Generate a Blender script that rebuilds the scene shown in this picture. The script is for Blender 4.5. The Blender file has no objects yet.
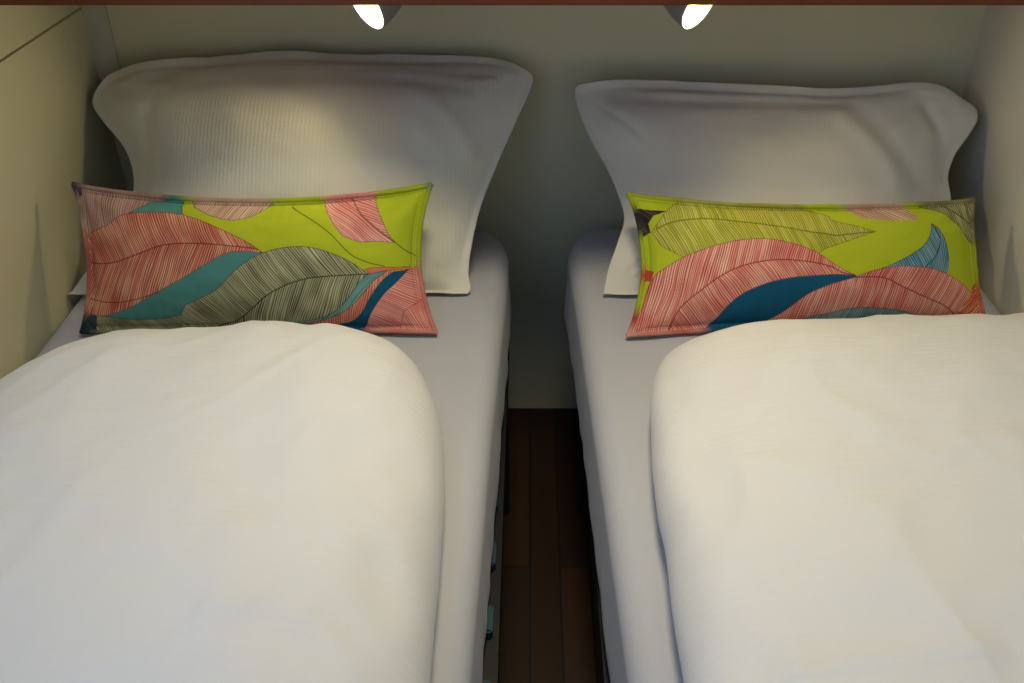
import bpy, math
import numpy as np
from mathutils import Vector

sc = bpy.context.scene
# ------------------------------------------------------------------ camera
cam_d = bpy.data.cameras.new('camera'); cam = bpy.data.objects.new('camera', cam_d)
sc.collection.objects.link(cam)
cam.location = (0, 0, 1.37)
cam.rotation_euler = (math.radians(90 - 33.3), 0, 0)
cam_d.sensor_width = 36; cam_d.lens = 36 * 960 / 1024
cam_d.shift_x = -18 / 1024
cam_d.clip_start = .02
sc.camera = cam
# ------------------------------------------------------------------ world, lights, exposure
w = bpy.data.worlds.new('world'); sc.world = w; w.use_nodes = True
bg = w.node_tree.nodes['Background']
bg.inputs[0].default_value = (.38, .56, 1, 1); bg.inputs[1].default_value = 1.45
def light(name, typ, loc, rot, energy, col, **k):
    l = bpy.data.lights.new(name, typ); l.energy = energy; l.color = col
    for a, b in k.items(): setattr(l, a, b)
    o = bpy.data.objects.new(name, l); o.location = loc; o.rotation_euler = rot
    sc.collection.objects.link(o); return o
WARM, COOL = 3.5, 0.6
light('warm_ceiling_light', 'AREA', (.05, .93, 2.27), (0, 0, 0), WARM, (1, .86, .58), shape='DISK', size=.36, spread=math.radians(76))
light('cool_ceiling_light', 'AREA', (-.60, .70, 2.27), (0, 0, 0), COOL, (.30, .52, 1), shape='DISK', size=.36, spread=math.radians(80))
sc.view_settings.view_transform = 'Standard'; sc.view_settings.look = 'None'
sc.view_settings.exposure = 0; sc.view_settings.gamma = 1
sc.view_settings.use_curve_mapping = False
LAMP_STRENGTH = 365

# ------------------------------------------------------------------ helpers
def link(o, parent=None):
    sc.collection.objects.link(o)
    if parent is not None: o.parent = parent
    return o
def tag(o, label, cat, group=None):
    o['label'] = label; o['category'] = cat
    if group: o['group'] = group
    return o
def empty(name, loc=(0, 0, 0)):
    o = bpy.data.objects.new(name, None); o.location = loc; o.empty_display_size = .05
    return link(o)
def mesh(name, V, Fc, mat, parent=None, smooth=True, uv=None, col=None):
    """V (n,3) array in world units; becomes local to the parent's location."""
    V = np.asarray(V, float)
    if parent is not None:
        p = parent; off = np.zeros(3)
        while p is not None: off += np.array(p.location); p = p.parent
        V = V - off
    me = bpy.data.meshes.new(name)
    me.from_pydata(V.tolist() if len(V) < 5000 else list(map(tuple, V)), [], [tuple(f) for f in Fc])
    if uv is not None:
        l = me.uv_layers.new(name='UVMap')
        idx = np.empty(len(me.loops), np.int32); me.loops.foreach_get('vertex_index', idx)
        l.data.foreach_set('uv', np.asarray(uv, np.float32)[idx].ravel())
    if col is not None:
        a = me.color_attributes.new('print', 'FLOAT_COLOR', 'POINT')
        c4 = np.ones((len(V), 4), np.float32); c4[:, :3] = col
        a.data.foreach_set('color', c4.ravel())
    if smooth: me.polygons.foreach_set('use_smooth', [True] * len(me.polygons))
    me.materials.append(mat); me.validate(); me.update()
    return link(bpy.data.objects.new(name, me), parent)
def grid_faces(n, m, off=0, flip=False):
    i, j = np.meshgrid(np.arange(n - 1), np.arange(m - 1), indexing='ij')
    a = (i * m + j).ravel() + off
    q = np.stack([a, a + m, a + m + 1, a + 1], 1)
    return (q[:, ::-1] if flip else q).tolist()
def box_vf(x0, x1, y0, y1, z0, z1, b=.0):
    if b <= 0:
        V = [(x, y, z) for x in (x0, x1) for y in (y0, y1) for z in (z0, z1)]
        Fc = [(0, 1, 3, 2), (4, 6, 7, 5), (0, 4, 5, 1), (2, 3, 7, 6), (0, 2, 6, 4), (1, 5, 7, 3)]
        return V, Fc
    import bmesh
    bm = bmesh.new(); bmesh.ops.create_cube(bm, size=1)
    for v in bm.verts:
        v.co = Vector(((x0 + x1) / 2 + v.co.x * (x1 - x0), (y0 + y1) / 2 + v.co.y * (y1 - y0), (z0 + z1) / 2 + v.co.z * (z1 - z0)))
    bmesh.ops.bevel(bm, geom=bm.edges[:] , offset=b, segments=2, affect='EDGES')
    bm.verts.index_update()
    V = [tuple(v.co) for v in bm.verts]; Fc = [[v.index for v in f.verts] for f in bm.faces]; bm.free()
    return V, Fc
def box(name, dims, mat, parent=None, b=0):
    V, Fc = box_vf(*dims, b=b)
    return mesh(name, V, Fc, mat, parent, smooth=False)
def boxes(name, L, mat, parent=None):
    V, Fc = [], []
    for d in L:
        v, f = box_vf(*d); k = len(V); V += v; Fc += [[i + k for i in q] for q in f]
    return mesh(name, V, Fc, mat, parent, smooth=False)
def lathe(prof, org, axis, n=40):
    a = Vector(axis).normalized(); u = a.orthogonal().normalized(); v = a.cross(u)
    V = []; 
    for r, h in prof:
        for k in range(n):
            t = 2 * math.pi * k / n
            V.append(tuple(Vector(org) + a * h + (u * math.cos(t) + v * math.sin(t)) * r))
    Fc = []
    for i in range(len(prof) - 1):
        for k in range(n):
            Fc.append((i * n + k, i * n + (k + 1) % n, (i + 1) * n + (k + 1) % n, (i + 1) * n + k))
    return V, Fc
_rng = np.random.default_rng(7)
_tab = _rng.random((256, 256))
def vnoise(x, y, seed=0):
    x = np.asarray(x, float) + seed * 17.31; y = np.asarray(y, float) + seed * 9.77
    xi = np.floor(x).astype(int); yi = np.floor(y).astype(int); fx = x - xi; fy = y - yi
    fx = fx * fx * fx * (fx * (fx * 6 - 15) + 10); fy = fy * fy * fy * (fy * (fy * 6 - 15) + 10)
    g = lambda a, b: _tab[a % 256, b % 256]
    return ((g(xi, yi) * (1 - fx) + g(xi + 1, yi) * fx) * (1 - fy) + (g(xi, yi + 1) * (1 - fx) + g(xi + 1, yi + 1) * fx) * fy) * 2 - 1
def fbm(x, y, o=3, seed=0):
    s = 0; a = 1; t = 0
    for k in range(o):
        s = s + a * vnoise(x * 2 ** k, y * 2 ** k, seed + k); t += a; a *= .5
    return s / t
def ridge(x, y, seed=0, o=2):
    return 1 - np.abs(fbm(x, y, o, seed)) * 2.2
def sstep(a, b, x):
    t = np.clip((x - a) / (b - a), 0, 1); return t * t * (3 - 2 * t)
def spline(pts, n):
    """smooth curve through pts, n samples (Catmull-Rom, chord parametrised)"""
    P = np.asarray(pts, float)
    d = np.r_[0, np.cumsum(np.linalg.norm(np.diff(P, axis=0), axis=1))]; d /= d[-1]
    Q = np.vstack([2 * P[0] - P[1], P, 2 * P[-1] - P[-2]])
    out = []
    for t in np.linspace(0, 1, n):
        i = min(max(np.searchsorted(d, t, 'right') - 1, 0), len(P) - 2)
        f = (t - d[i]) / (d[i + 1] - d[i])
        a, b, c, e = Q[i], Q[i + 1], Q[i + 2], Q[i + 3]
        out.append(.5 * (2 * b + (c - a) * f + (2 * a - 5 * b + 4 * c - e) * f * f + (3 * b - a - 3 * c + e) * f ** 3))
    return np.array(out)
def coons(bottom, top, left, right, n, m):
    """(n,m,2) patch; i along u (left to right), j along v (bottom to top)"""
    b = spline(bottom, n); t = spline(top, n); l = spline(left, m); r = spline(right, m)
    u = np.linspace(0, 1, n)[:, None, None]; v = np.linspace(0, 1, m)[None, :, None]
    S = (1 - v) * b[:, None] + v * t[:, None] + (1 - u) * l[None] + u * r[None]
    B = (1 - u) * (1 - v) * b[0] + u * (1 - v) * b[-1] + (1 - u) * v * t[0] + u * v * t[-1]
    return S - B

def inpoly(x, y, poly):
    r = np.zeros(x.shape, bool); n = len(poly); j = n - 1
    for i in range(n):
        xi, yi = poly[i]; xj, yj = poly[j]
        if yi != yj:
            c = ((yi > y) != (yj > y)) & (x < (xj - xi) * (y - yi) / (yj - yi) + xi); r ^= c
        j = i
    return r
def dist_line(x, y, pl):
    d = np.full(x.shape, 1e9); sg = np.zeros(x.shape)
    for (x0, y0), (x1, y1) in zip(pl[:-1], pl[1:]):
        dx, dy = x1 - x0, y1 - y0; l2 = dx * dx + dy * dy + 1e-9
        t = np.clip(((x - x0) * dx + (y - y0) * dy) / l2, 0, 1)
        e = np.hypot(x - x0 - t * dx, y - y0 - t * dy); cr = (x - x0) * dy - (y - y0) * dx
        b = e < d; d = np.where(b, e, d); sg = np.where(b, np.sign(cr), sg)
    return d, sg
def smoothline(pts, n=60): return [tuple(p) for p in spline(pts, n)]
# ------------------------------------------------------------------ materials
def mat(name, col, rough=.7, metal=0, spec=.5):
    m = bpy.data.materials.new(name); m.use_nodes = True
    p = m.node_tree.nodes['Principled BSDF']
    p.inputs['Base Color'].default_value = (*col, 1); p.inputs['Roughness'].default_value = rough
    p.inputs['Metallic'].default_value = metal; p.inputs['Specular IOR Level'].default_value = spec
    return m
def N(m, t, **k):
    n = m.node_tree.nodes.new(t)
    for a, b in k.items(): setattr(n, a, b)
    return n
def L(m, a, b): m.node_tree.links.new(a, b)
def P(m): return m.node_tree.nodes['Principled BSDF']
def fabric(name, col, ribs=None, rib_d=.0006, weave=.00015):
    """woven cotton; ribs = (axis, count per uv unit)"""
    m = mat(name, col, .9, 0, .15)
    P(m).inputs['Sheen Weight'].default_value = .15
    tc = N(m, 'ShaderNodeTexCoord')
    nz = N(m, 'ShaderNodeTexNoise'); nz.inputs['Scale'].default_value = 260; nz.inputs['Detail'].default_value = 3
    L(m, tc.outputs['Object'], nz.inputs['Vector'])
    b1 = N(m, 'ShaderNodeBump'); b1.inputs['Strength'].default_value = .35; b1.inputs['Distance'].default_value = weave * 6
    L(m, nz.outputs['Fac'], b1.inputs['Height'])
    last = b1
    if ribs:
        axis, cnt = ribs
        wv = N(m, 'ShaderNodeTexWave', bands_direction=axis); wv.inputs['Scale'].default_value = cnt * 2 * math.pi / 20
        wv.inputs['Distortion'].default_value = 1.2; wv.inputs['Detail'].default_value = 2
        wv.inputs['Detail Scale'].default_value = 1.5
        L(m, tc.outputs['UV'], wv.inputs['Vector'])
        n2 = N(m, 'ShaderNodeTexNoise'); n2.inputs['Scale'].default_value = 7; L(m, tc.outputs['Object'], n2.inputs['Vector'])
        mul = N(m, 'ShaderNodeMath', operation='MULTIPLY')
        L(m, wv.outputs['Fac'], mul.inputs[0]); L(m, n2.outputs['Fac'], mul.inputs[1])
        b2 = N(m, 'ShaderNodeBump'); b2.inputs['Strength'].default_value = 1; b2.inputs['Distance'].default_value = rib_d
        L(m, mul.outputs[0], b2.inputs['Height']); L(m, b1.outputs[0], b2.inputs['Normal']); last = b2
    L(m, last.outputs[0], P(m).inputs['Normal'])
    return m
def painted(name, col):
    m = mat(name, col, .55, 0, .3)
    tc = N(m, 'ShaderNodeTexCoord'); nz = N(m, 'ShaderNodeTexNoise'); nz.inputs['Scale'].default_value = 2.2; nz.inputs['Detail'].default_value = 5
    L(m, tc.outputs['Object'], nz.inputs['Vector'])
    mx = N(m, 'ShaderNodeMix', data_type='RGBA'); mx.inputs[6].default_value = (*[c * .94 for c in col], 1); mx.inputs[7].default_value = (*[min(1, c * 1.04) for c in col], 1)
    L(m, nz.outputs['Fac'], mx.inputs[0]); L(m, mx.outputs[2], P(m).inputs['Base Color'])
    n2 = N(m, 'ShaderNodeTexNoise'); n2.inputs['Scale'].default_value = 120; L(m, tc.outputs['Object'], n2.inputs['Vector'])
    b = N(m, 'ShaderNodeBump'); b.inputs['Strength'].default_value = .08; b.inputs['Distance'].default_value = .002
    L(m, n2.outputs['Fac'], b.inputs['Height']); L(m, b.outputs[0], P(m).inputs['Normal'])
    return m
def wood(name, c1, c2, axis, scale, rough=.5, plank=None):
    m = mat(name, c1, rough, 0, .4)
    tc = N(m, 'ShaderNodeTexCoord'); mp = N(m, 'ShaderNodeMapping')
    s = [scale] * 3; s[axis] = scale * .06; mp.inputs['Scale'].default_value = s
    L(m, tc.outputs['Object'], mp.inputs['Vector'])
    nz = N(m, 'ShaderNodeTexNoise'); nz.inputs['Scale'].default_value = 1; nz.inputs['Detail'].default_value = 6; nz.inputs['Distortion'].default_value = .6
    L(m, mp.outputs[0], nz.inputs['Vector'])
    rp = N(m, 'ShaderNodeValToRGB'); rp.color_ramp.elements[0].position = .3; rp.color_ramp.elements[1].position = .72
    rp.color_ramp.elements[0].color = (*c2, 1); rp.color_ramp.elements[1].color = (*c1, 1)
    L(m, nz.outputs['Fac'], rp.inputs['Fac'])
    out = rp.outputs['Color']
    if plank:
        wdt, ln, off = plank
        br = N(m, 'ShaderNodeTexBrick'); br.offset = .37; br.inputs['Scale'].default_value = 1
        br.inputs['Brick Width'].default_value = ln; br.inputs['Row Height'].default_value = wdt
        br.inputs['Mortar Size'].default_value = .002; br.inputs['Color1'].default_value = (1.15, 1.1, 1, 1); br.inputs['Color2'].default_value = (.35, .33, .33, 1)
        br.inputs['Mortar'].default_value = (.05, .05, .05, 1)
        m2 = N(m, 'ShaderNodeMapping'); m2.inputs['Rotation'].default_value = (0, 0, math.pi / 2); m2.inputs['Location'].default_value = (0, off, 0)
        L(m, tc.outputs['Object'], m2.inputs['Vector']); L(m, m2.outputs[0], br.inputs['Vector'])
        mx = N(m, 'ShaderNodeMix', data_type='RGBA', blend_type='MULTIPLY'); mx.inputs[0].default_value = 1
        L(m, out, mx.inputs[6]); L(m, br.outputs['Color'], mx.inputs[7]); out = mx.outputs[2]
    L(m, out, P(m).inputs['Base Color'])
    return m
def printed(name):
    m = mat(name, (.5, .5, .5), .9, 0, .12)
    a = N(m, 'ShaderNodeVertexColor', layer_name='print'); L(m, a.outputs['Color'], P(m).inputs['Base Color'])
    tc = N(m, 'ShaderNodeTexCoord'); nz = N(m, 'ShaderNodeTexNoise'); nz.inputs['Scale'].default_value = 420; nz.inputs['Detail'].default_value = 2
    L(m, tc.outputs['Object'], nz.inputs['Vector'])
    b = N(m, 'ShaderNodeBump'); b.inputs['Strength'].default_value = .3; b.inputs['Distance'].default_value = .0008
    L(m, nz.outputs['Fac'], b.inputs['Height']); L(m, b.outputs[0], P(m).inputs['Normal'])
    return m
M_wall = painted('cream_paint', (.72, .69, .47))
M_wallr = painted('white_paint', (.80, .76, .62))
M_trim = painted('grey_white_trim_paint', (.62, .59, .45))
M_ceil = painted('ceiling_paint', (.75, .73, .68))
M_floor = wood('dark_plank_floor', (.038, .015, .005), (.020, .008, .003), 1, 22, .5, plank=(.057, 1.3, 0))
M_shelf = wood('red_brown_shelf_wood', (.19, .042, .004), (.12, .024, .002), 0, 30, .4)
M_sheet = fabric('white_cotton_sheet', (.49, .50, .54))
M_pil_l = fabric('white_seersucker_vertical', (.80, .78, .66), ('X', 140), .00036)
M_pil_r = fabric('white_cotton_pillowcase', (.79, .765, .66), ('X', 140), .00015)
M_duv = fabric('white_seersucker_duvet', (.81, .80, .78), ('Y', 85), .0005)
M_print = printed('leaf_print_cotton')
M_black = mat('black_painted_steel', (.012, .012, .013), .5, 0, .4)
M_slat = wood('birch_slat', (.55, .40, .24), (.42, .29, .16), 0, 20)
M_cap = mat('blue_plastic', (.012, .055, .085), .5)
M_lamp = mat('grey_metal_lampshade', (.32, .31, .29), .45, .3)
M_refl = mat('satin_reflector', (.45, .45, .44), .5)
M_foam = mat('mattress_ticking', (.6, .6, .58), .9)
M_bulb = bpy.data.materials.new('lit_diffuser'); M_bulb.use_nodes = True
P(M_bulb).inputs['Emission Color'].default_value = (1, .84, .45, 1); P(M_bulb).inputs['Emission Strength'].default_value = LAMP_STRENGTH

# ------------------------------------------------------------------ the room
XL, XR, YB, YF, YL, ZC = -.815, .833, 1.80, -1.3, .25, 2.30
def struct(o): o['kind'] = 'structure'; return o
struct(box('floor', (XL - .1, XR + .1, YF, YB + .1, -.06, 0), M_floor))
struct(box('wall_back', (XL - .1, XR + .1, YB, YB + .1, 0, ZC), M_wall))
# the left wall is clad in two panels with an open joint between them
# and stops short of the camera, where daylight enters the room from the left
struct(boxes('wall_left', [(XL - .1, XL - .008, YL, YB, 0, ZC), (XL - .008, XL, YL, YB, 0, .9175), (XL - .008, XL, YL, YB, .9215, ZC)], M_wall))
struct(box('wall_right', (XR, XR + .1, YF, YB, 0, ZC), M_wallr))
struct(box('wall_front', (XL - .1, XR + .1, YF - .1, YF, 0, ZC), M_wallr))
struct(box('ceiling', (XL - .1, XR + .1, YF, YB + .1, ZC, ZC + .06), M_ceil))
struct(box('trim_1', (XL, XL + .042, YB - .008, YB, 0, 1.0205), M_trim))

# ------------------------------------------------------------------ headboard shelf
sh = empty('wall_shelf', (0, 1.4, 1.0205))
tag(sh, 'red-brown wooden shelf board running wall to wall above both pillows', 'shelf')
box('shelf_board', (XL, XR, 1.4, YB, 1.0205, 1.0455), M_shelf, sh, b=.002)

# ------------------------------------------------------------------ beds
def bed(name, x0, x1, label, side):
    r = empty(name, ((x0 + x1) / 2, .75, 0))
    tag(r, label, 'bed')
    y0, y1 = -.22, 1.74
    inner = x1 if side < 0 else x0
    for xa, xb in ((x0, x0 + .025), (x1 - .025, x1)):
        box('side_rail', (xa, xb, y0, y1, .265, .325), M_black, r, b=.003)
    for ya in (y0, y1 - .025):
        box('end_rail', (x0 + .025, x1 - .025, ya, ya + .025, .265, .325), M_black, r, b=.003)
    for xa in (x0, x1 - .043):
        for ya in (.02, 1.44):
            box('leg', (xa, xa + .043, ya, ya + .045, 0, .265), M_black, r, b=.003)
    for k in range(15):
        y = 1.005 - .122 * 9 + .122 * k
        if not (y0 + .05 < y < y1 - .05): continue
        s = box('slat', (x0 + .03, x1 - .03, y - .027, y + .027, .327, .336), M_slat, r, b=.002)
        for xa, xb in ((x0 + .008, x0 + .034), (x1 - .034, x1 - .008)):
            box('slat_cap', (xa, xb, y - .024, y + .024, .3255, .342), M_cap, s, b=.003)
    return r
bed('slatted_bed', XL + .012, -.042, 'black bed frame with blue slat ends, under the mattress left of the gap', -1)
bed('slatted_bed', .096, XR - .012, 'black bed frame with a dark leg, under the mattress right of the gap', 1)

ZM = .505
def sheet(xo, inner_pts, seed, parent, hem_wave):
    """fitted sheet: closed loop in plan swept down the sides; top grid inside. xo = wall side x; inner edge x(Y) by table"""
    ya, yb = -.22, 1.75
    ys, xs = np.array(inner_pts).T
    n = 220; m = 90
    sgn = 1 if xo < 0 else -1          # +1: inner edge is to the right
    # plan coordinates: a in [0,1] wall->inner, b along Y
    a = np.linspace(0, 1, m); b = np.linspace(0, 1, n)
    # profile across: arc length samples, from hem on wall side, over top, to hem on inner side
    drop = ZM - .346; r = .035
    def prof(width):
        pts = []
        for z in np.linspace(0, 1, 14): pts.append((0, -drop + (drop - r) * z))
        for t in np.linspace(0, math.pi / 2, 9)[1:]: pts.append((r - r * math.cos(t), -r + r * math.sin(t)))
        for x in np.linspace(r, width - r, 60)[1:]: pts.append((x, 0))
        for t in np.linspace(0, math.pi / 2, 9)[1:]: pts.append((width - r + r * math.sin(t), -r + r * math.cos(t)))
        for z in np.linspace(1, 0, 20)[1:]: pts.append((width, -drop + (drop - r) * z))
        return np.array(pts)
    Y = ya + (yb - ya) * b
    # ends: fold down with the same kind of round; extend rows past the ends going down
    rows = []
    end = []
    for z in np.linspace(1, 0, 10)[:-1]: end.append((0, -r - (drop - r) * z))
    for t in np.linspace(0, math.pi / 2, 8)[:-1]: end.append((r - r * math.cos(t), -r + r * math.sin(t)))
    seq = [(ya + d, h) for d, h in end] + [(y, 0) for y in np.linspace(ya + r, yb - r, n)] + [(yb - d, h) for d, h in end[::-1]]
    for y, h in seq:
        xi = np.interp(y, ys, xs)
        # round the plan corners at the head end
        dy = yb - y; R = .11
        cut = 0 if dy > R else R - math.sqrt(max(0, R * R - (R - dy) ** 2))
        width = abs(xi - xo) - cut * .8
        p = prof(width)
        x = xo + sgn * p[:, 0] ; z = np.minimum(p[:, 1], h) if h < 0 else p[:, 1]
        rows.append(np.stack([x, np.full(len(x), y), ZM + z], 1))
    V = np.array(rows); nn, mm = V.shape[:2]
    # soft folds
    X, Yv, Z = V[..., 0], V[..., 1], V[..., 2]
    side = sstep(0, .9, (ZM - .03 - Z) / drop)          # 0 on top, 1 at hem
    inner = np.abs(X - xo) > .3
    V[..., 2] += (1 - side) * (.0035 * fbm(X * 5, Yv * 4, 3, seed) + .0018 * ridge(X * 9 + Yv * 3, Yv * 5, seed + 3) * sstep(0, .2, np.abs(X - xo)))
    wav = .0035 * fbm(Yv * 5, Z * 4, 3, seed + 5) + .0008 * np.sin(Yv * 55 + 4 * vnoise(Yv * 4, Z * 6, seed))
    V[..., 0] += np.where(inner, sgn * (wav * side + .004 * side), 0)
    V[..., 2] += np.where(inner, side ** 2 * hem_wave * (1 + vnoise(Yv * 3.2, Yv * 0, seed + 9)), 0)
    uv = np.stack([X, Yv], -1).reshape(-1, 2)
    o = mesh('fitted_sheet', V.reshape(-1, 3), grid_faces(nn, mm, flip=(sgn > 0)), M_sheet, parent, uv=uv)
    sm = o.modifiers.new('thickness', 'SOLIDIFY'); sm.thickness = .0012; sm.offset = -1
    return o
def mattress(xo, pts, label, seed, hem_wave):
    xm = (xo + pts[0][1]) / 2
    r = empty('mattress', (xm, .75, .343)); tag(r, label, 'mattress')
    xi = min(abs(p[1] - xo) for p in pts)
    x0, x1 = (xo + .006, xo + xi - .01) if xo < 0 else (xo - xi + .01, xo - .006)
    box('mattress_core', (x0, x1, -.21, 1.735, .3465, .497), M_foam, r, b=.02)
    sheet(xo, pts, seed, r, hem_wave)
    return r
mattress(XL + .004, [(-.3, -.070), (.65, -.066), (1.1, -.056), (1.45, -.044), (1.72, -.040)], 'mattress in white fitted sheet, under the left pillow and its cushion', 3, .004)
mattress(XR - .004, [(-.3, .112), (.65, .109), (1.1, .094), (1.45, .082), (1.72, .070)], 'mattress in white fitted sheet, under the right pillow and its cushion', 11, .004)

# ------------------------------------------------------------------ bed pillows (leaning on the back wall)
def pillow(name, pb, pt, bottom, top, left, right, material, label, front, back, seed, calm, tall, creases, fl=(.018, .045)):
    n, m = 190, 130
    S = coons(bottom, top, left, right, n, m)
    p0 = np.array([0, *pb]); v = np.array([0, pt[0] - pb[0], pt[1] - pb[1]])
    S[..., 1] *= np.linalg.norm(v) / (top[len(top) // 2][1] + tall)                  # the top edge reaches its place on the wall
    v /= np.linalg.norm(v)
    nf = np.array([0, -v[2], v[1]])                    # towards the room
    base = p0 + S[..., :1] * np.array([1., 0, 0]) + S[..., 1:] * v
    u = np.linspace(0, 1, n)[:, None] * np.ones((1, m)); w_ = np.ones((n, 1)) * np.linspace(0, 1, m)[None]
    fu, fv = fl
    a = np.clip((u - fu) / (1 - 2 * fu), 0, 1); b = np.clip((w_ - fv * .5) / (1 - 1.5 * fv), 0, 1)
    pa = np.clip(1 - np.abs(2 * a - 1) ** 3.0, 0, 1) ** .95; pb_ = np.clip(1 - np.abs(2 * b - 1) ** 2.4, 0, 1) ** .85
    body = pa * pb_
    lean = 1 + .35 * (.5 - w_)                         # fuller low down
    x = S[..., 0]; t = S[..., 1]
    # tension creases fanning out of the corners
    cre = 0
    for cu, cv in ((0, 0), (1, 0), (0, 1), (1, 1)):
        du = (u - cu) * (1 if cu == 0 else -1) * 1.7; dv = (w_ - cv) * (1 if cv == 0 else -1)
        rr = np.hypot(du, dv); an = np.arctan2(dv, du + 1e-6)
        cre = cre + np.exp(-(rr / .30) ** 2) * sstep(.03, .14, rr) * np.sin(an * 13 + 3 * vnoise(an * 2, rr * 3, seed + cu * 3 + cv))
    soft = .010 * fbm(x * 6, t * 6, 2, seed) + .0030 * calm * fbm(x * 8 + t * 5, t * 11 - x * 3, 2, seed + 2) + .005 * calm * cre
    for amp, wd, pts in creases:
        dd, sg = dist_line(x, t, smoothline(pts)); soft = soft + amp * np.exp(-(dd / wd) ** 2)
    f = front * body * lean + soft * sstep(.02, .35, body) + .0025 + .004 * fbm(x * 12, t * 12, 2, seed + 5) * (1 - body)
    g = back * body + .0025
    # the thin border waves a little
    wave = .010 * (1 - sstep(0, .25, body)) * fbm(u * 7, w_ * 5, 2, seed + 8)
    Fr = base + nf * (f + wave)[..., None]; Bk = base - nf * (g - wave)[..., None]
    Bk[..., 1] = np.minimum(Bk[..., 1], YB - .006); Fr[..., 1] = np.minimum(Fr[..., 1], YB - .008)
    Fr[..., 2] = np.maximum(Fr[..., 2], ZM + .010); Bk[..., 2] = np.maximum(Bk[..., 2], ZM + .0075)
    V = np.concatenate([Fr.reshape(-1, 3), Bk.reshape(-1, 3)])
    Fc = grid_faces(n, m, 0, False) + grid_faces(n, m, n * m, True)
    ring = [i * m for i in range(n)] + [(n - 1) * m + j for j in range(1, m)] + [i * m + m - 1 for i in range(n - 2, -1, -1)] + [j for j in range(m - 2, 0, -1)]
    k = n * m
    for q in range(len(ring)):
        a_, b_ = ring[q], ring[(q + 1) % len(ring)]
        Fc.append((b_, a_, a_ + k, b_ + k))
    uv = np.concatenate([S.reshape(-1, 2)] * 2)
    o = mesh(name, V, Fc, material, None, uv=uv)
    # put the origin at its base
    c = Vector((float(x.mean()), pb[0], ZM)); o.data.transform(__import__('mathutils').Matrix.Translation(-c)); o.location = c
    return tag(o, label, 'pillow')
pillow('bed_pillow', (1.458, .51), (1.765, .845),
       [(-.813, -.005), (-.588, -.004), (-.41, -.004), (-.232, -.004), (-.109, -.002)],
       [(-.782, .385), (-.764, .401), (-.706, .416), (-.606, .429), (-.496, .437), (-.367, .437), (-.239, .435), (-.11, .431), (-.046, .424), (-.011, .41)],
       [(-.813, -.005), (-.79, .036), (-.757, .079), (-.72, .133), (-.708, .179), (-.713, .216), (-.734, .263), (-.776, .31), (-.798, .342), (-.795, .363), (-.782, .385)],
       [(-.109, -.002), (-.105, .014), (-.109, .041), (-.104, .087), (-.087, .16), (-.054, .244), (-.022, .319), (0, .37), (.005, .395), (-.011, .41)],
       M_pil_l, 'large white ribbed pillow against the wall, behind the cushion with a grey-green leaf', .10, .05, 21, 1.0, 0,
       [(-.006, .016, [(-.675, .328), (-.685, .272), (-.686, .179)]), (.005, .02, [(-.201, .357), (-.146, .31), (-.094, .244)]),
        (-.004, .025, [(-.246, .31), (-.199, .235), (-.162, .142)]), (-.005, .016, [(-.64, .376), (-.366, .389), (-.11, .37)])])
pillow('bed_pillow', (1.455, .51), (1.745, .815),
       [(.128, -.003), (.298, -.004), (.562, -.004), (.784, .010)],
       [(.09, .398), (.165, .406), (.312, .402), (.458, .394), (.549, .388), (.641, .394), (.705, .398), (.751, .39), (.789, .367)],
       [(.128, -.003), (.138, .047), (.154, .093), (.168, .139), (.161, .176), (.139, .233), (.109, .294), (.089, .348), (.082, .385), (.09, .398)],
       [(.784, .010), (.757, .102), (.752, .176), (.754, .223), (.768, .261), (.795, .299), (.81, .326), (.808, .348), (.789, .367)],
       M_pil_r, 'white pillow against the wall, behind the cushion with a dark blue leaf', .045, .05, 33, .7, .0329,
       [(-.010, .013, [(.72, .344), (.74, .299), (.745, .242), (.742, .176)]), (-.004, .02, [(.6, .328), (.642, .271), (.692, .204)]),
        (.005, .02, [(.555, .328), (.602, .271), (.64, .204)]), (-.006, .014, [(.201, .367), (.31, .359), (.456, .361), (.584, .355)])])

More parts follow.
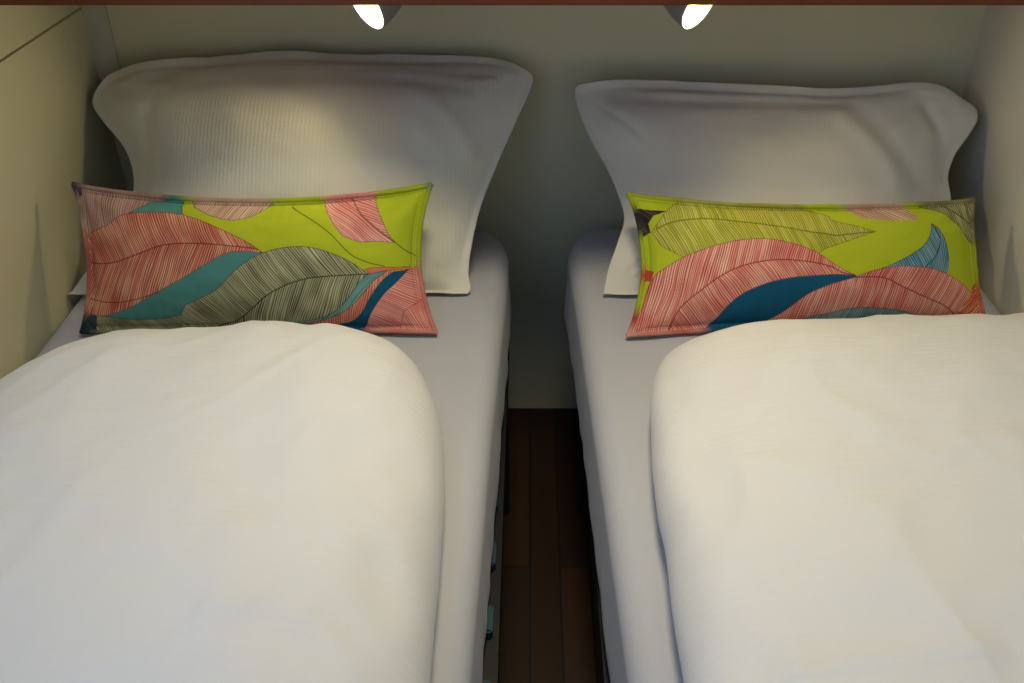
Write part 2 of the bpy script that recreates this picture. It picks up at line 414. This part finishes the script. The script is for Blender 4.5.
# ------------------------------------------------------------------ the leaf print of the two cushions
LIN = lambda c: np.array([(v / 255 / 12.92 if v / 255 < .04045 else ((v / 255 + .055) / 1.055) ** 2.4) for v in c])
def stroke_noise(x, y, ang, per, seed):
    """long parallel pen strokes at angle ang (degrees), spacing per"""
    a = math.radians(ang); p = x * math.cos(a) + y * math.sin(a); q = -x * math.sin(a) + y * math.cos(a)
    q = q + 1.6 * vnoise(p / 30, q / 26, seed + 4)
    d = np.sin(2 * math.pi * q / (per * 2.5) + 2.6 * vnoise(q / 5, p / 50, seed + 2)) + .9 * vnoise(q / 1.6, p / 40, seed)
    l = np.sin(2 * math.pi * q / (per * 2.5) + 2.6 * vnoise(q / 5, p / 50, seed + 2) + math.pi) + 1.1 * vnoise(q / 1.5, p / 30, seed + 9)
    return d * .6, l * .6
def paint(C, x, y, poly, base, dark=None, lite=None, rib=None, angs=(60, 60), per=.85, outline=None, seed=1, amt=1.0):
    mk = inpoly(x, y, poly)
    if not mk.any(): return
    base = LIN(base); xs, ys = x[mk], y[mk]; c = np.tile(base, (len(xs), 1))
    if dark is not None:
        side = dist_line(xs, ys, rib)[1] if rib else np.ones(len(xs))
        d1, l1 = stroke_noise(xs, ys, angs[0], per, seed); d2, l2 = stroke_noise(xs, ys, angs[1], per, seed + 31)
        dn = np.where(side > 0, d1, d2); ln = np.where(side > 0, l1, l2)
        dens = .55 + .45 * vnoise(xs / 18, ys / 18, seed + 50)
        kd = sstep(.0, .35, dn) * (.3 + .7 * dens) * amt; kl = sstep(.05, .45, ln) * (1.2 - dens) * amt
        c = c * (1 - kl[:, None]) + LIN(lite) * kl[:, None]
        c = c * (1 - kd[:, None]) + LIN(dark) * kd[:, None]
        if rib:
            e = dist_line(xs, ys, rib)[0]; k = (1 - sstep(.35, .9, e))[:, None] * .8
            c = c * (1 - k) + LIN(outline if outline is not None else dark) * k
    if outline is not None:
        e = dist_line(xs, ys, list(poly) + [poly[0]])[0]; k = (1 - sstep(.3, .9, e))[:, None] * .8
        c = c * (1 - k) + LIN(outline) * k
    C[mk] = c
def line(C, x, y, pts, col, wd=.6, k0=.8):
    e = dist_line(x, y, pts)[0]; k = (1 - sstep(wd * .5, wd * 1.5, e))[..., None] * k0
    C[:] = C * (1 - k) + LIN(col) * k
LIME = (184, 198, 46); RED = (222, 138, 122); REDD = (176, 56, 54); REDL = (240, 206, 186)
TEAL = (84, 146, 140); NAVY = (22, 88, 120); OLV = (150, 152, 116); OLVD = (58, 62, 44); OLVL = (208, 206, 168)
PNK = (226, 152, 140); MAUV = (190, 150, 138)
DK = (70, 60, 40)
def A(o, s, *pts): return [(o[0] + px / s, o[1] + py / s) for px, py in pts]
def print_left(x, y):
    C = np.tile(LIN(LIME), x.shape + (1,)).astype(float)
    a = lambda *p: A((60, 170), 3.795, *p); b = lambda *p: A((240, 170), 3.795, *p)
    paint(C, x, y, a((20, 30), (470, 100), (440, 170), (300, 230), (115, 300), (40, 300)), MAUV, (120, 80, 80), (214, 180, 160), angs=(80, 80), seed=2)
    paint(C, x, y, a((285, 160), (320, 140), (350, 122), (465, 108), (478, 140), (495, 172), (400, 165)), TEAL, outline=(60, 60, 40))
    paint(C, x, y, a((470, 90), (760, 95)) + b((130, 130), (90, 160), (60, 175), (0, 187)) + a((640, 183), (590, 170), (520, 140)), (208, 170, 146), (150, 100, 90), (236, 214, 190), angs=(-60, -60), seed=3, outline=(110, 90, 30))
    paint(C, x, y, b((310, 85), (510, 85), (525, 130), (545, 175), (575, 240), (600, 272), (540, 265), (470, 266), (410, 245), (370, 200), (325, 130)), PNK, (190, 90, 90), (246, 200, 180), rib=b((420, 100), (470, 165), (540, 225), (600, 272)), angs=(15, 35), seed=4, outline=(120, 70, 40))
    line(C, x, y, smoothline(b((590, 262), (625, 295), (680, 335))), DK, .5)
    line(C, x, y, smoothline(b((205, 140), (300, 190), (370, 240), (440, 310), (500, 340), (560, 357))), DK, .5)
    # teal leaf
    paint(C, x, y, smoothline(a((120, 500), (300, 480), (380, 435), (500, 370), (600, 310), (683, 285)) + b((60, 296), (118, 301))) + b((140, 330), (0, 480)) + a((640, 520), (480, 600), (120, 600)), TEAL)
    # big red leaf
    red = smoothline(a((80, 250), (115, 240), (200, 205), (270, 165), (400, 155), (520, 172), (640, 215)) + b((60, 262), (120, 302))) + smoothline(b((120, 302), (0, 300)) + a((600, 340), (500, 400), (380, 465), (300, 510), (200, 545), (100, 560)))
    rr = smoothline(a((90, 352), (220, 345), (330, 310), (430, 275), (560, 268), (759, 285)) + b((120, 302)))
    paint(C, x, y, red, (208, 124, 102), (152, 50, 44), (234, 192, 156), rib=rr, angs=(62, 110), seed=5, outline=(130, 40, 40))
    line(C, x, y, smoothline(a((110, 488), (230, 495), (320, 480), (410, 452))), (130, 40, 40), .5)
    # bands at the right, each laid over the one to its right
    band0 = b((510, 385), (462, 448), (400, 510), (330, 548), (200, 580), (120, 600))
    band1 = b((575, 372), (520, 412), (480, 460), (420, 520), (340, 560), (220, 588), (120, 610))
    band2 = b((600, 370), (550, 410), (506, 470), (472, 530), (428, 570), (350, 590), (250, 602))
    band3 = b((645, 374), (600, 420), (550, 470), (510, 530), (480, 592), (450, 625), (400, 680))
    rest = b((120, 680), (300, 450), (495, 384))
    paint(C, x, y, b((440, 680), (500, 384), (645, 374), (690, 352), (790, 350), (790, 680)), PNK, (196, 92, 92), (240, 186, 170), angs=(25, 25), seed=9, outline=(150, 60, 60))
    paint(C, x, y, b((605, 615), (625, 530), (690, 490), (790, 640), (700, 680)), (222, 138, 124), (190, 84, 84), (240, 176, 160), angs=(60, 60), seed=10, outline=(150, 60, 60))
    paint(C, x, y, smoothline(band3) + rest, NAVY, outline=(20, 40, 60))
    paint(C, x, y, smoothline(band2) + rest, (222, 132, 104), (160, 60, 56), (240, 180, 150), angs=(100, 100), seed=8)
    paint(C, x, y, smoothline(band1) + rest, (112, 168, 164), (70, 120, 124), (150, 190, 180), angs=(130, 130), seed=7, outline=(50, 60, 60))
    paint(C, x, y, b((488, 365), (520, 358), (650, 362), (647, 374), (575, 372), (510, 384)), (220, 130, 96), outline=(130, 60, 50))
    # grey green leaf
    up = smoothline(b((-180, 500), (-60, 440), (0, 380), (60, 330), (120, 300), (190, 283), (260, 278), (330, 290), (420, 325), (505, 382)))
    leaf = up + smoothline(b((505, 382), (470, 412), (430, 470), (370, 530), (300, 560), (200, 580))) + b((200, 680), (-700, 680)) + a((100, 545), (200, 552), (300, 562), (400, 558), (480, 540))
    gr = smoothline(b((-200, 690), (-90, 600), (0, 565), (60, 520), (130, 460), (220, 415), (320, 392), (505, 383)))
    paint(C, x, y, leaf, OLV, OLVD, OLVL, rib=gr, angs=(50, 112), seed=6, outline=(50, 50, 34))
    # corners
    paint(C, x, y, a((30, 640), (60, 580), (120, 548), (150, 550), (140, 600), (170, 640)), (40, 70, 84), (24, 30, 40), (90, 110, 100), angs=(40, 40), seed=11)
    paint(C, x, y, b((670, 40), (760, 40), (740, 90), (715, 80)), (96, 132, 130))
    paint(C, x, y, a((20, 30), (80, 60), (85, 90), (60, 130), (20, 130)), (90, 76, 84), (50, 40, 46), (130, 110, 110), angs=(40, 40), seed=12)
    return C
def print_right(x, y):
    C = np.tile(LIN(LIME), x.shape + (1,)).astype(float)
    a = lambda *p: A((610, 180), 4.019, *p); b = lambda *p: A((800, 180), 4.018, *p)
    # olive leaf along the top
    ol = smoothline(a((160, 215), (190, 165), (225, 120), (280, 92), (400, 84), (560, 98), (700, 110), (844, 138)) + b((100, 158), (200, 182), (266, 201))) + smoothline(b((266, 201), (180, 228), (60, 268))) + a((780, 300), (280, 310), (200, 270))
    rib = smoothline(a((180, 200), (230, 172), (350, 155), (500, 165), (650, 182), (844, 212)) + b((110, 216), (200, 207), (266, 201)))
    paint(C, x, y, ol, (178, 180, 62), (122, 118, 50), (214, 212, 120), rib=rib, angs=(75, 62), seed=21, outline=(110, 110, 30))
    # strip and corner leaves
    paint(C, x, y, b((150, 105), (250, 100), (400, 100), (450, 158), (330, 160), (220, 152)), (206, 166, 140), (150, 100, 90), (232, 204, 180), angs=(30, 30), seed=22)
    paint(C, x, y, smoothline(b((470, 112), (530, 125), (590, 160), (650, 222), (720, 300))) + b((760, 200), (740, 60), (560, 90)), (150, 146, 84), (84, 80, 50), (206, 200, 150), rib=b((560, 100), (700, 190)), angs=(75, 75), seed=23, outline=(80, 80, 30))
    paint(C, x, y, a((540, 90), (760, 98), (760, 108), (540, 102)), (206, 150, 110))
    # blue leaf
    bl = smoothline(b((240, 357), (290, 340), (350, 315), (440, 265), (480, 222), (497, 170))) + smoothline(b((497, 170), (532, 198), (558, 255), (566, 320), (556, 376))) + b((500, 360), (420, 345), (330, 345))
    paint(C, x, y, bl, (96, 150, 172), (34, 84, 110), (160, 190, 190), rib=smoothline(b((500, 176), (528, 235), (510, 290), (465, 338))), angs=(100, 60), seed=24, outline=(20, 60, 84))
    # navy leaf
    paint(C, x, y, smoothline(a((300, 620), (380, 540), (430, 470), (490, 420), (570, 385), (650, 366), (763, 360)) + b((100, 360), (182, 374))) + b((170, 420), (0, 520)) + a((700, 600), (560, 680), (300, 700)), NAVY)
    # second red leaf
    r2 = smoothline(a((430, 660), (560, 598), (640, 552), (700, 502), (763, 447)) + b((80, 410), (175, 380), (240, 355), (330, 336), (420, 336), (500, 347), (570, 374), (630, 410), (680, 452))) + b((712, 400), (790, 620), (600, 680), (-300, 680))
    paint(C, x, y, r2, RED, REDD, REDL, rib=smoothline(b((170, 381), (290, 382), (380, 420), (480, 465), (560, 500), (620, 550), (680, 640))), angs=(118, 100), seed=25, outline=(140, 44, 44))
    paint(C, x, y, b((680, 452), (712, 395), (800, 600), (720, 600), (620, 535)), (216, 104, 72), (170, 60, 44), (240, 190, 150), angs=(-45, -45), seed=26)
    # grey blue leaf at the bottom
    paint(C, x, y, smoothline(a((660, 640), (763, 560)) + b((100, 530), (200, 507), (300, 509), (400, 525), (500, 558), (560, 600))) + b((560, 680), (-100, 680)), (122, 160, 164), (70, 110, 124), (176, 196, 186), angs=(100, 100), seed=27, outline=(50, 70, 84))
    # first red leaf
    top = smoothline(a((60, 620), (120, 530), (165, 400), (220, 345), (290, 300), (400, 256), (500, 233), (600, 229), (700, 246), (780, 275)) + b((60, 300), (120, 340), (182, 374)))
    bot = smoothline(b((182, 374), (100, 369)) + a((763, 374), (680, 384), (600, 405), (520, 440), (460, 490), (410, 560), (340, 640)))
    paint(C, x, y, top + bot + a((320, 700), (20, 700)), RED, REDD, REDL, rib=smoothline(a((225, 640), (240, 580), (270, 510), (340, 440), (430, 370), (520, 330), (620, 311), (720, 313), (844, 335)) + b((120, 358), (182, 374))), angs=(104, 52), seed=28, outline=(140, 44, 44))
    # left edge patches
    paint(C, x, y, a((120, 120), (222, 128), (170, 145), (150, 180), (160, 215), (100, 260), (95, 120)), (60, 56, 56), (30, 26, 30), (130, 120, 90), angs=(30, 30), seed=29)
    paint(C, x, y, a((90, 365), (172, 372), (160, 412), (90, 425)), (196, 84, 64))
    paint(C, x, y, a((60, 30), (260, 60), (262, 78), (150, 64), (70, 70)), (40, 100, 104))
    return C
def cushion(name, px, sag, corners, pattern, thick, label, seed, lift):
    """px: tl, tr, br, bl of the print; corners: the same four in the room; sag: inward bow (top, right, bottom, left) as share of the side"""
    n, m = 860, 360
    U = np.linspace(0, 1, n)[:, None] * np.ones((1, m)); V_ = np.ones((n, 1)) * np.linspace(0, 1, m)[None]      # v: 0 top, 1 bottom
    st, sr, sb, sl = sag
    bow = lambda q: np.sin(np.pi * q) ** .75
    # asymmetric, ear-like corners
    v = V_ + st * bow(U) * (1 - V_) ** 1.5 - sb * bow(U) * V_ ** 1.5
    u = U + sl * bow(V_) * (1 - U) ** 4 - sr * bow(V_) * U ** 4
    def bil(c):
        c = np.asarray(c, float)
        return (((1 - u) * (1 - v))[..., None] * c[0] + (u * (1 - v))[..., None] * c[1] + (u * v)[..., None] * c[2] + ((1 - u) * v)[..., None] * c[3])
    q = bil(px); base = bil(corners)
    c = np.asarray(corners); nx = np.cross(c[1] - c[0], c[3] - c[0]); nx /= np.linalg.norm(nx)
    if nx[1] > 0: nx = -nx
    a = np.clip((U - .02) / .96, 0, 1); b = np.clip((V_ - .045) / .91, 0, 1)
    body = np.clip(1 - np.abs(2 * a - 1) ** 3.2, 0, 1) ** .6 * np.clip(1 - np.abs(2 * b - 1) ** 2.2, 0, 1) ** .62
    col = pattern(q[..., 0], q[..., 1] - lift * body)
    # stitched line a finger's width in from the edge
    ex = np.minimum(U, 1 - U) * .6; ev = np.minimum(V_, 1 - V_) * .25
    e = np.minimum(ex, ev); k = (np.exp(-((e - .0085) / .0012) ** 2) * .4)[..., None]
    dash = (.75 + .25 * np.sign(np.sin(np.where(ex < ev, V_ * .25, U * .6) * 2 * np.pi / .006)))[..., None]
    col = col * (1 - k * dash) + LIN((60, 44, 40)) * k * dash
    cre = 0
    for cu, cv in ((0, 0), (1, 0), (0, 1), (1, 1)):
        du = np.abs(U - cu) * 2.3; dv = np.abs(V_ - cv); rr = np.hypot(du, dv); an = np.arctan2(dv, du + 1e-6)
        cre = cre + np.exp(-(rr / .3) ** 2) * sstep(.05, .16, rr) * np.sin(an * 9 + seed + cu + 2 * cv)
    rip = .0012 * np.sin(U * 130 + 5 * vnoise(U * 9, V_ * 2, seed)) * np.exp(-e / .022) * sstep(.004, .014, e)
    f = thick * body + (.004 * fbm(U * 7, V_ * 4, 3, seed) + .003 * cre) * sstep(.02, .4, body) + rip + .0015
    g = thick * .55 * body + .0015
    wav = .004 * fbm(U * 9, V_ * 5, 2, seed + 3) * np.exp(-e / .012)
    Fr = base + nx * (f + wav)[..., None]
    s = 8
    iu = np.r_[np.arange(0, n - 1, s), n - 1]; iv = np.r_[np.arange(0, m - 1, s), m - 1]
    Bk = (base - nx * (g - wav)[..., None])
    low = ZM + .009
    Fr[..., 2] = np.maximum(Fr[..., 2], low); Bk[..., 2] = np.maximum(Bk[..., 2], low - .001)
    nb, mb = len(iu), len(iv)
    V = np.concatenate([Fr.reshape(-1, 3), Bk[np.ix_(iu, iv)].reshape(-1, 3)])
    Fc = grid_faces(n, m, 0, True) + grid_faces(nb, mb, n * m, False)
    cc = np.concatenate([col.reshape(-1, 3), col[np.ix_(iu, iv)].reshape(-1, 3)])
    root = empty(name, tuple((c[2] + c[3]) / 2)); root.location.z = low
    tag(root, label, 'cushion')
    mesh('cover', V, Fc, M_print, root, col=cc)
    # corded hem running round the joint of front and back
    loop = [(i, 0) for i in range(0, n - 1, 3)] + [(n - 1, j) for j in range(0, m - 1, 3)] + [(i, m - 1) for i in range(n - 1, 0, -3)] + [(0, j) for j in range(m - 1, 0, -3)]
    pth = np.array([(Fr[i, j] + Bk[i, j]) / 2 for i, j in loop]); pc = np.array([col[min(max(i, 8), n - 9), min(max(j, 8), m - 9)] for i, j in loop])
    pc = np.mean([np.roll(pc, q_, 0) for q_ in range(-5, 6)], axis=0)
    tg = np.roll(pth, -1, 0) - np.roll(pth, 1, 0); tg /= np.linalg.norm(tg, axis=1)[:, None]
    sd = np.cross(tg, nx); sd /= np.linalg.norm(sd, axis=1)[:, None]
    K = 8; HV = []; HC = []
    for p_, s_, c_, ii in zip(pth, sd, pc, range(len(pth))):
        for kk in range(K):
            t = 2 * math.pi * kk / K
            HV.append(p_ + s_ * math.cos(t) * .0045 + nx * math.sin(t) * (.0038 + .0004 * math.sin(ii * 1.7))); HC.append(c_ * .8)
    nn = len(pth); HF = [(i * K + k_, i * K + (k_ + 1) % K, ((i + 1) % nn) * K + (k_ + 1) % K, ((i + 1) % nn) * K + k_) for i in range(nn) for k_ in range(K)]
    HV = np.array(HV); HV[:, 2] = np.maximum(HV[:, 2], low - .002)
    mesh('hem', HV, HF, M_print, root, col=np.array(HC))
    return root
cushion('lumbar_cushion', [(73, 184), (432, 184), (437, 333), (82, 333)], (.115, .045, .03, .03),
        [(-.7506, 1.46, .7205), (-.1609, 1.46, .7205), (-.1535, 1.3317, .512), (-.7393, 1.3317, .512)], print_left, .05,
        'long leaf-print cushion on the left bed, with a large grey-green leaf across its middle', 4, 5)
cushion('lumbar_cushion', [(628, 194), (973, 200), (985, 320), (627, 337)], (.08, .015, .03, .045),
        [(.1670, 1.505, .6821), (.7576, 1.505, .6710), (.7668, 1.3722, .512), (.159, 1.3196, .512)], print_right, .048,
        'long leaf-print cushion on the right bed, with a dark blue leaf between red leaves', 9, 13)

# ------------------------------------------------------------------ duvets
def duvet(name, x0, x1, y0, y1, H, corner, label, seed, wallside, creases):
    n, m = 230, 260
    th = np.linspace(-1, 1, n); ph = np.linspace(-1, 1, m)
    # denser towards the edges
    cu = np.sin(th * math.pi / 2); cv = np.sin(ph * math.pi / 2)
    cu = .45 * cu + .55 * th; cv = .4 * cv + .6 * ph
    cu = np.sign(cu) * (1 - (1 - np.abs(cu)) ** 1.35); cv = np.sign(cv) * (1 - (1 - np.abs(cv)) ** 1.35)
    Ux = cu[:, None] * np.ones((1, m)); Vy = np.ones((n, 1)) * cv[None]
    xm, xr = (x0 + x1) / 2, (x1 - x0) / 2; ym, yr = (y0 + y1) / 2, (y1 - y0) / 2
    # distances to the edges in metres
    dl = (Ux + 1) * xr; dr = (1 - Ux) * xr; df = (1 - Vy) * yr; db = (Vy + 1) * yr
    # pull the far corners in
    cl, cr_ = corner
    X = xm + Ux * xr; Y = ym + Vy * yr
    X = X + cl * np.exp(-(dl / .16)) * np.exp(-(df / .17)) - cr_ * np.exp(-(dr / .16)) * np.exp(-(df / .17))
    Y = Y - (cl * np.exp(-(dl / .17)) + cr_ * np.exp(-(dr / .17))) * np.exp(-(df / .16))
    R = lambda d, r: np.sqrt(np.clip(1 - (1 - np.clip(d / r, 0, 1)) ** 2, 0, 1))
    rl, rr = (.24, .20) if wallside < 0 else (.28, .10)
    top = R(dl, rl) * R(dr, rr) * R(df, .26) * R(db, .15)
    bot = R(dl, .05) * R(dr, .05) * R(df, .06) * R(db, .05)
    ze = ZM + .050
    # big soft lumps, folds running from the far edge to the foot, small creases
    big = .016 * fbm(X * 3.1, Y * 2.6, 2, seed)
    wx = X + .05 * vnoise(X * 4, Y * 4, seed + 1)
    fold = .0050 * ridge(wx * 7 + Y * 2.2, Y * 2.6 - X * 2, seed + 2, 2) + .0030 * ridge(wx * 12 - Y * 5, Y * 6, seed + 3, 2) + .0012 * fbm(X * 30, Y * 26, 2, seed + 6) + .0022 * fbm(X * 13 + Y * 3, Y * 9, 2, seed + 11) + .0008 * fbm(X * 9, Y * 60, 2, seed + 12)
    for amp, wd, pts in creases:
        fold = fold + amp * np.exp(-(dist_line(X, Y, smoothline(pts))[0] / wd) ** 2)
    edge = .012 * fbm(X * 8, Y * 8, 2, seed + 4)
    zt = ze + (H - .05) * top + (big + fold) * sstep(0, .6, top) + edge * (1 - top) * .4
    zb = ze - .046 * bot + edge * (1 - bot) * .3
    # edge wobble in plan
    X = X + (.008 * fbm(Y * 6, X * 2, 2, seed + 7)) * np.exp(-np.minimum(dl, dr) / .05)
    X = np.clip(X, XL + .004, XR - .004)
    zb = np.maximum(zb, ZM + .0075)
    T = np.stack([X, Y, zt], -1); B = np.stack([X, Y, np.minimum(zb, zt - .0005)], -1)
    V = np.concatenate([T.reshape(-1, 3), B.reshape(-1, 3)])
    Fc = grid_faces(n, m, 0, False) + grid_faces(n, m, n * m, True)
    k = n * m
    ring = [i * m for i in range(n)] + [(n - 1) * m + j for j in range(1, m)] + [i * m + m - 1 for i in range(n - 2, -1, -1)] + [j for j in range(m - 2, 0, -1)]
    for q in range(len(ring)):
        a_, b_ = ring[q], ring[(q + 1) % len(ring)]; Fc.append((b_, a_, a_ + k, b_ + k))
    uv = np.concatenate([np.stack([X + .01 * big * 10, Y], -1).reshape(-1, 2)] * 2)
    c = np.array([xm, ym, ZM]); o = mesh(name, V - c, Fc, M_duv, None, uv=uv); o.location = c
    return tag(o, label, 'duvet')
duvet('duvet', XL + .004, -.095, -.15, 1.240, .180, (.22, .085), 'puffy white duvet on the left bed, its far corner rounded below the cushion', 40, -1,
      [(.004, .016, [(-.471, .789), (-.481, .713), (-.494, .627)]), (.004, .014, [(-.29, .592), (-.241, .608), (-.19, .592), (-.158, .556)]),
       (-.003, .02, [(-.18, .768), (-.158, .706), (-.143, .662)]), (.003, .02, [(-.6, .85), (-.505, .893), (-.42, .921)]), (-.004, .03, [(-.31, .735), (-.223, .792), (-.14, .852)])])
duvet('duvet', .146, XR - .004, -.15, 1.258, .168, (.06, .0), 'puffy white duvet on the right bed, reaching the right wall', 55, 1,
      [(.004, .009, [(.19, .551), (.239, .565), (.297, .571), (.354, .57), (.419, .564)]), (-.003, .012, [(.302, .776), (.363, .784), (.43, .804)]),
       (.003, .02, [(.165, .852), (.177, .737), (.182, .632)]), (.003, .014, [(.465, .834), (.51, .852), (.54, .856)])])

# ------------------------------------------------------------------ reading lamps under the shelf
def lamp(org, axis, label):
    a = Vector(axis).normalized(); o = Vector(org)          # org: centre of the mouth
    root = empty('reading_lamp', (o.x - a.x * .05, o.y - a.y * .05, 1.0205)); tag(root, label, 'lamp')
    prof = [(.001, -.046), (.020, -.045), (.028, -.034), (.034, -.018), (.0372, 0), (.0388, 0), (.0388, -.004), (.0355, -.03), (.027, -.060), (.018, -.078), (.008, -.084), (.0005, -.085)]
    V, Fc = lathe(prof[:5], o, a); mesh('reflector', V, Fc, M_refl, root)
    V, Fc = lathe(prof[4:], o, a); mesh('lamp_shade', V, Fc, M_lamp, root)
    b = [(.0004 + .010 * math.sin(t), -.031 + .010 * math.cos(t)) for t in np.linspace(0, math.pi * .8, 14)] + [(.006, -.0445)]
    V, Fc = lathe(b, o, a, 24); mesh('bulb', V, Fc, M_bulb, root)
    top = o - a * .062
    V, Fc = lathe([(.0005, 0), (.006, 0), (.006, 1.0165 - top.z), (.0005, 1.0165 - top.z)], top, (0, 0, 1), 20); mesh('stem', V, Fc, M_lamp, root)
    V, Fc = lathe([(.0005, -.006), (.022, -.006), (.024, -.003), (.024, .0), (.0005, .0)], (top.x, top.y, 1.0205), (0, 0, 1), 32); mesh('mounting_plate', V, Fc, M_lamp, root)
    return root
lamp((-.257, 1.55, .9800), (-.66, -.64, -.36), 'grey spot lamp under the shelf, shining towards the left wall')
lamp((.266, 1.55, .9800), (.66, -.64, -.36), 'grey spot lamp under the shelf, shining towards the right wall')
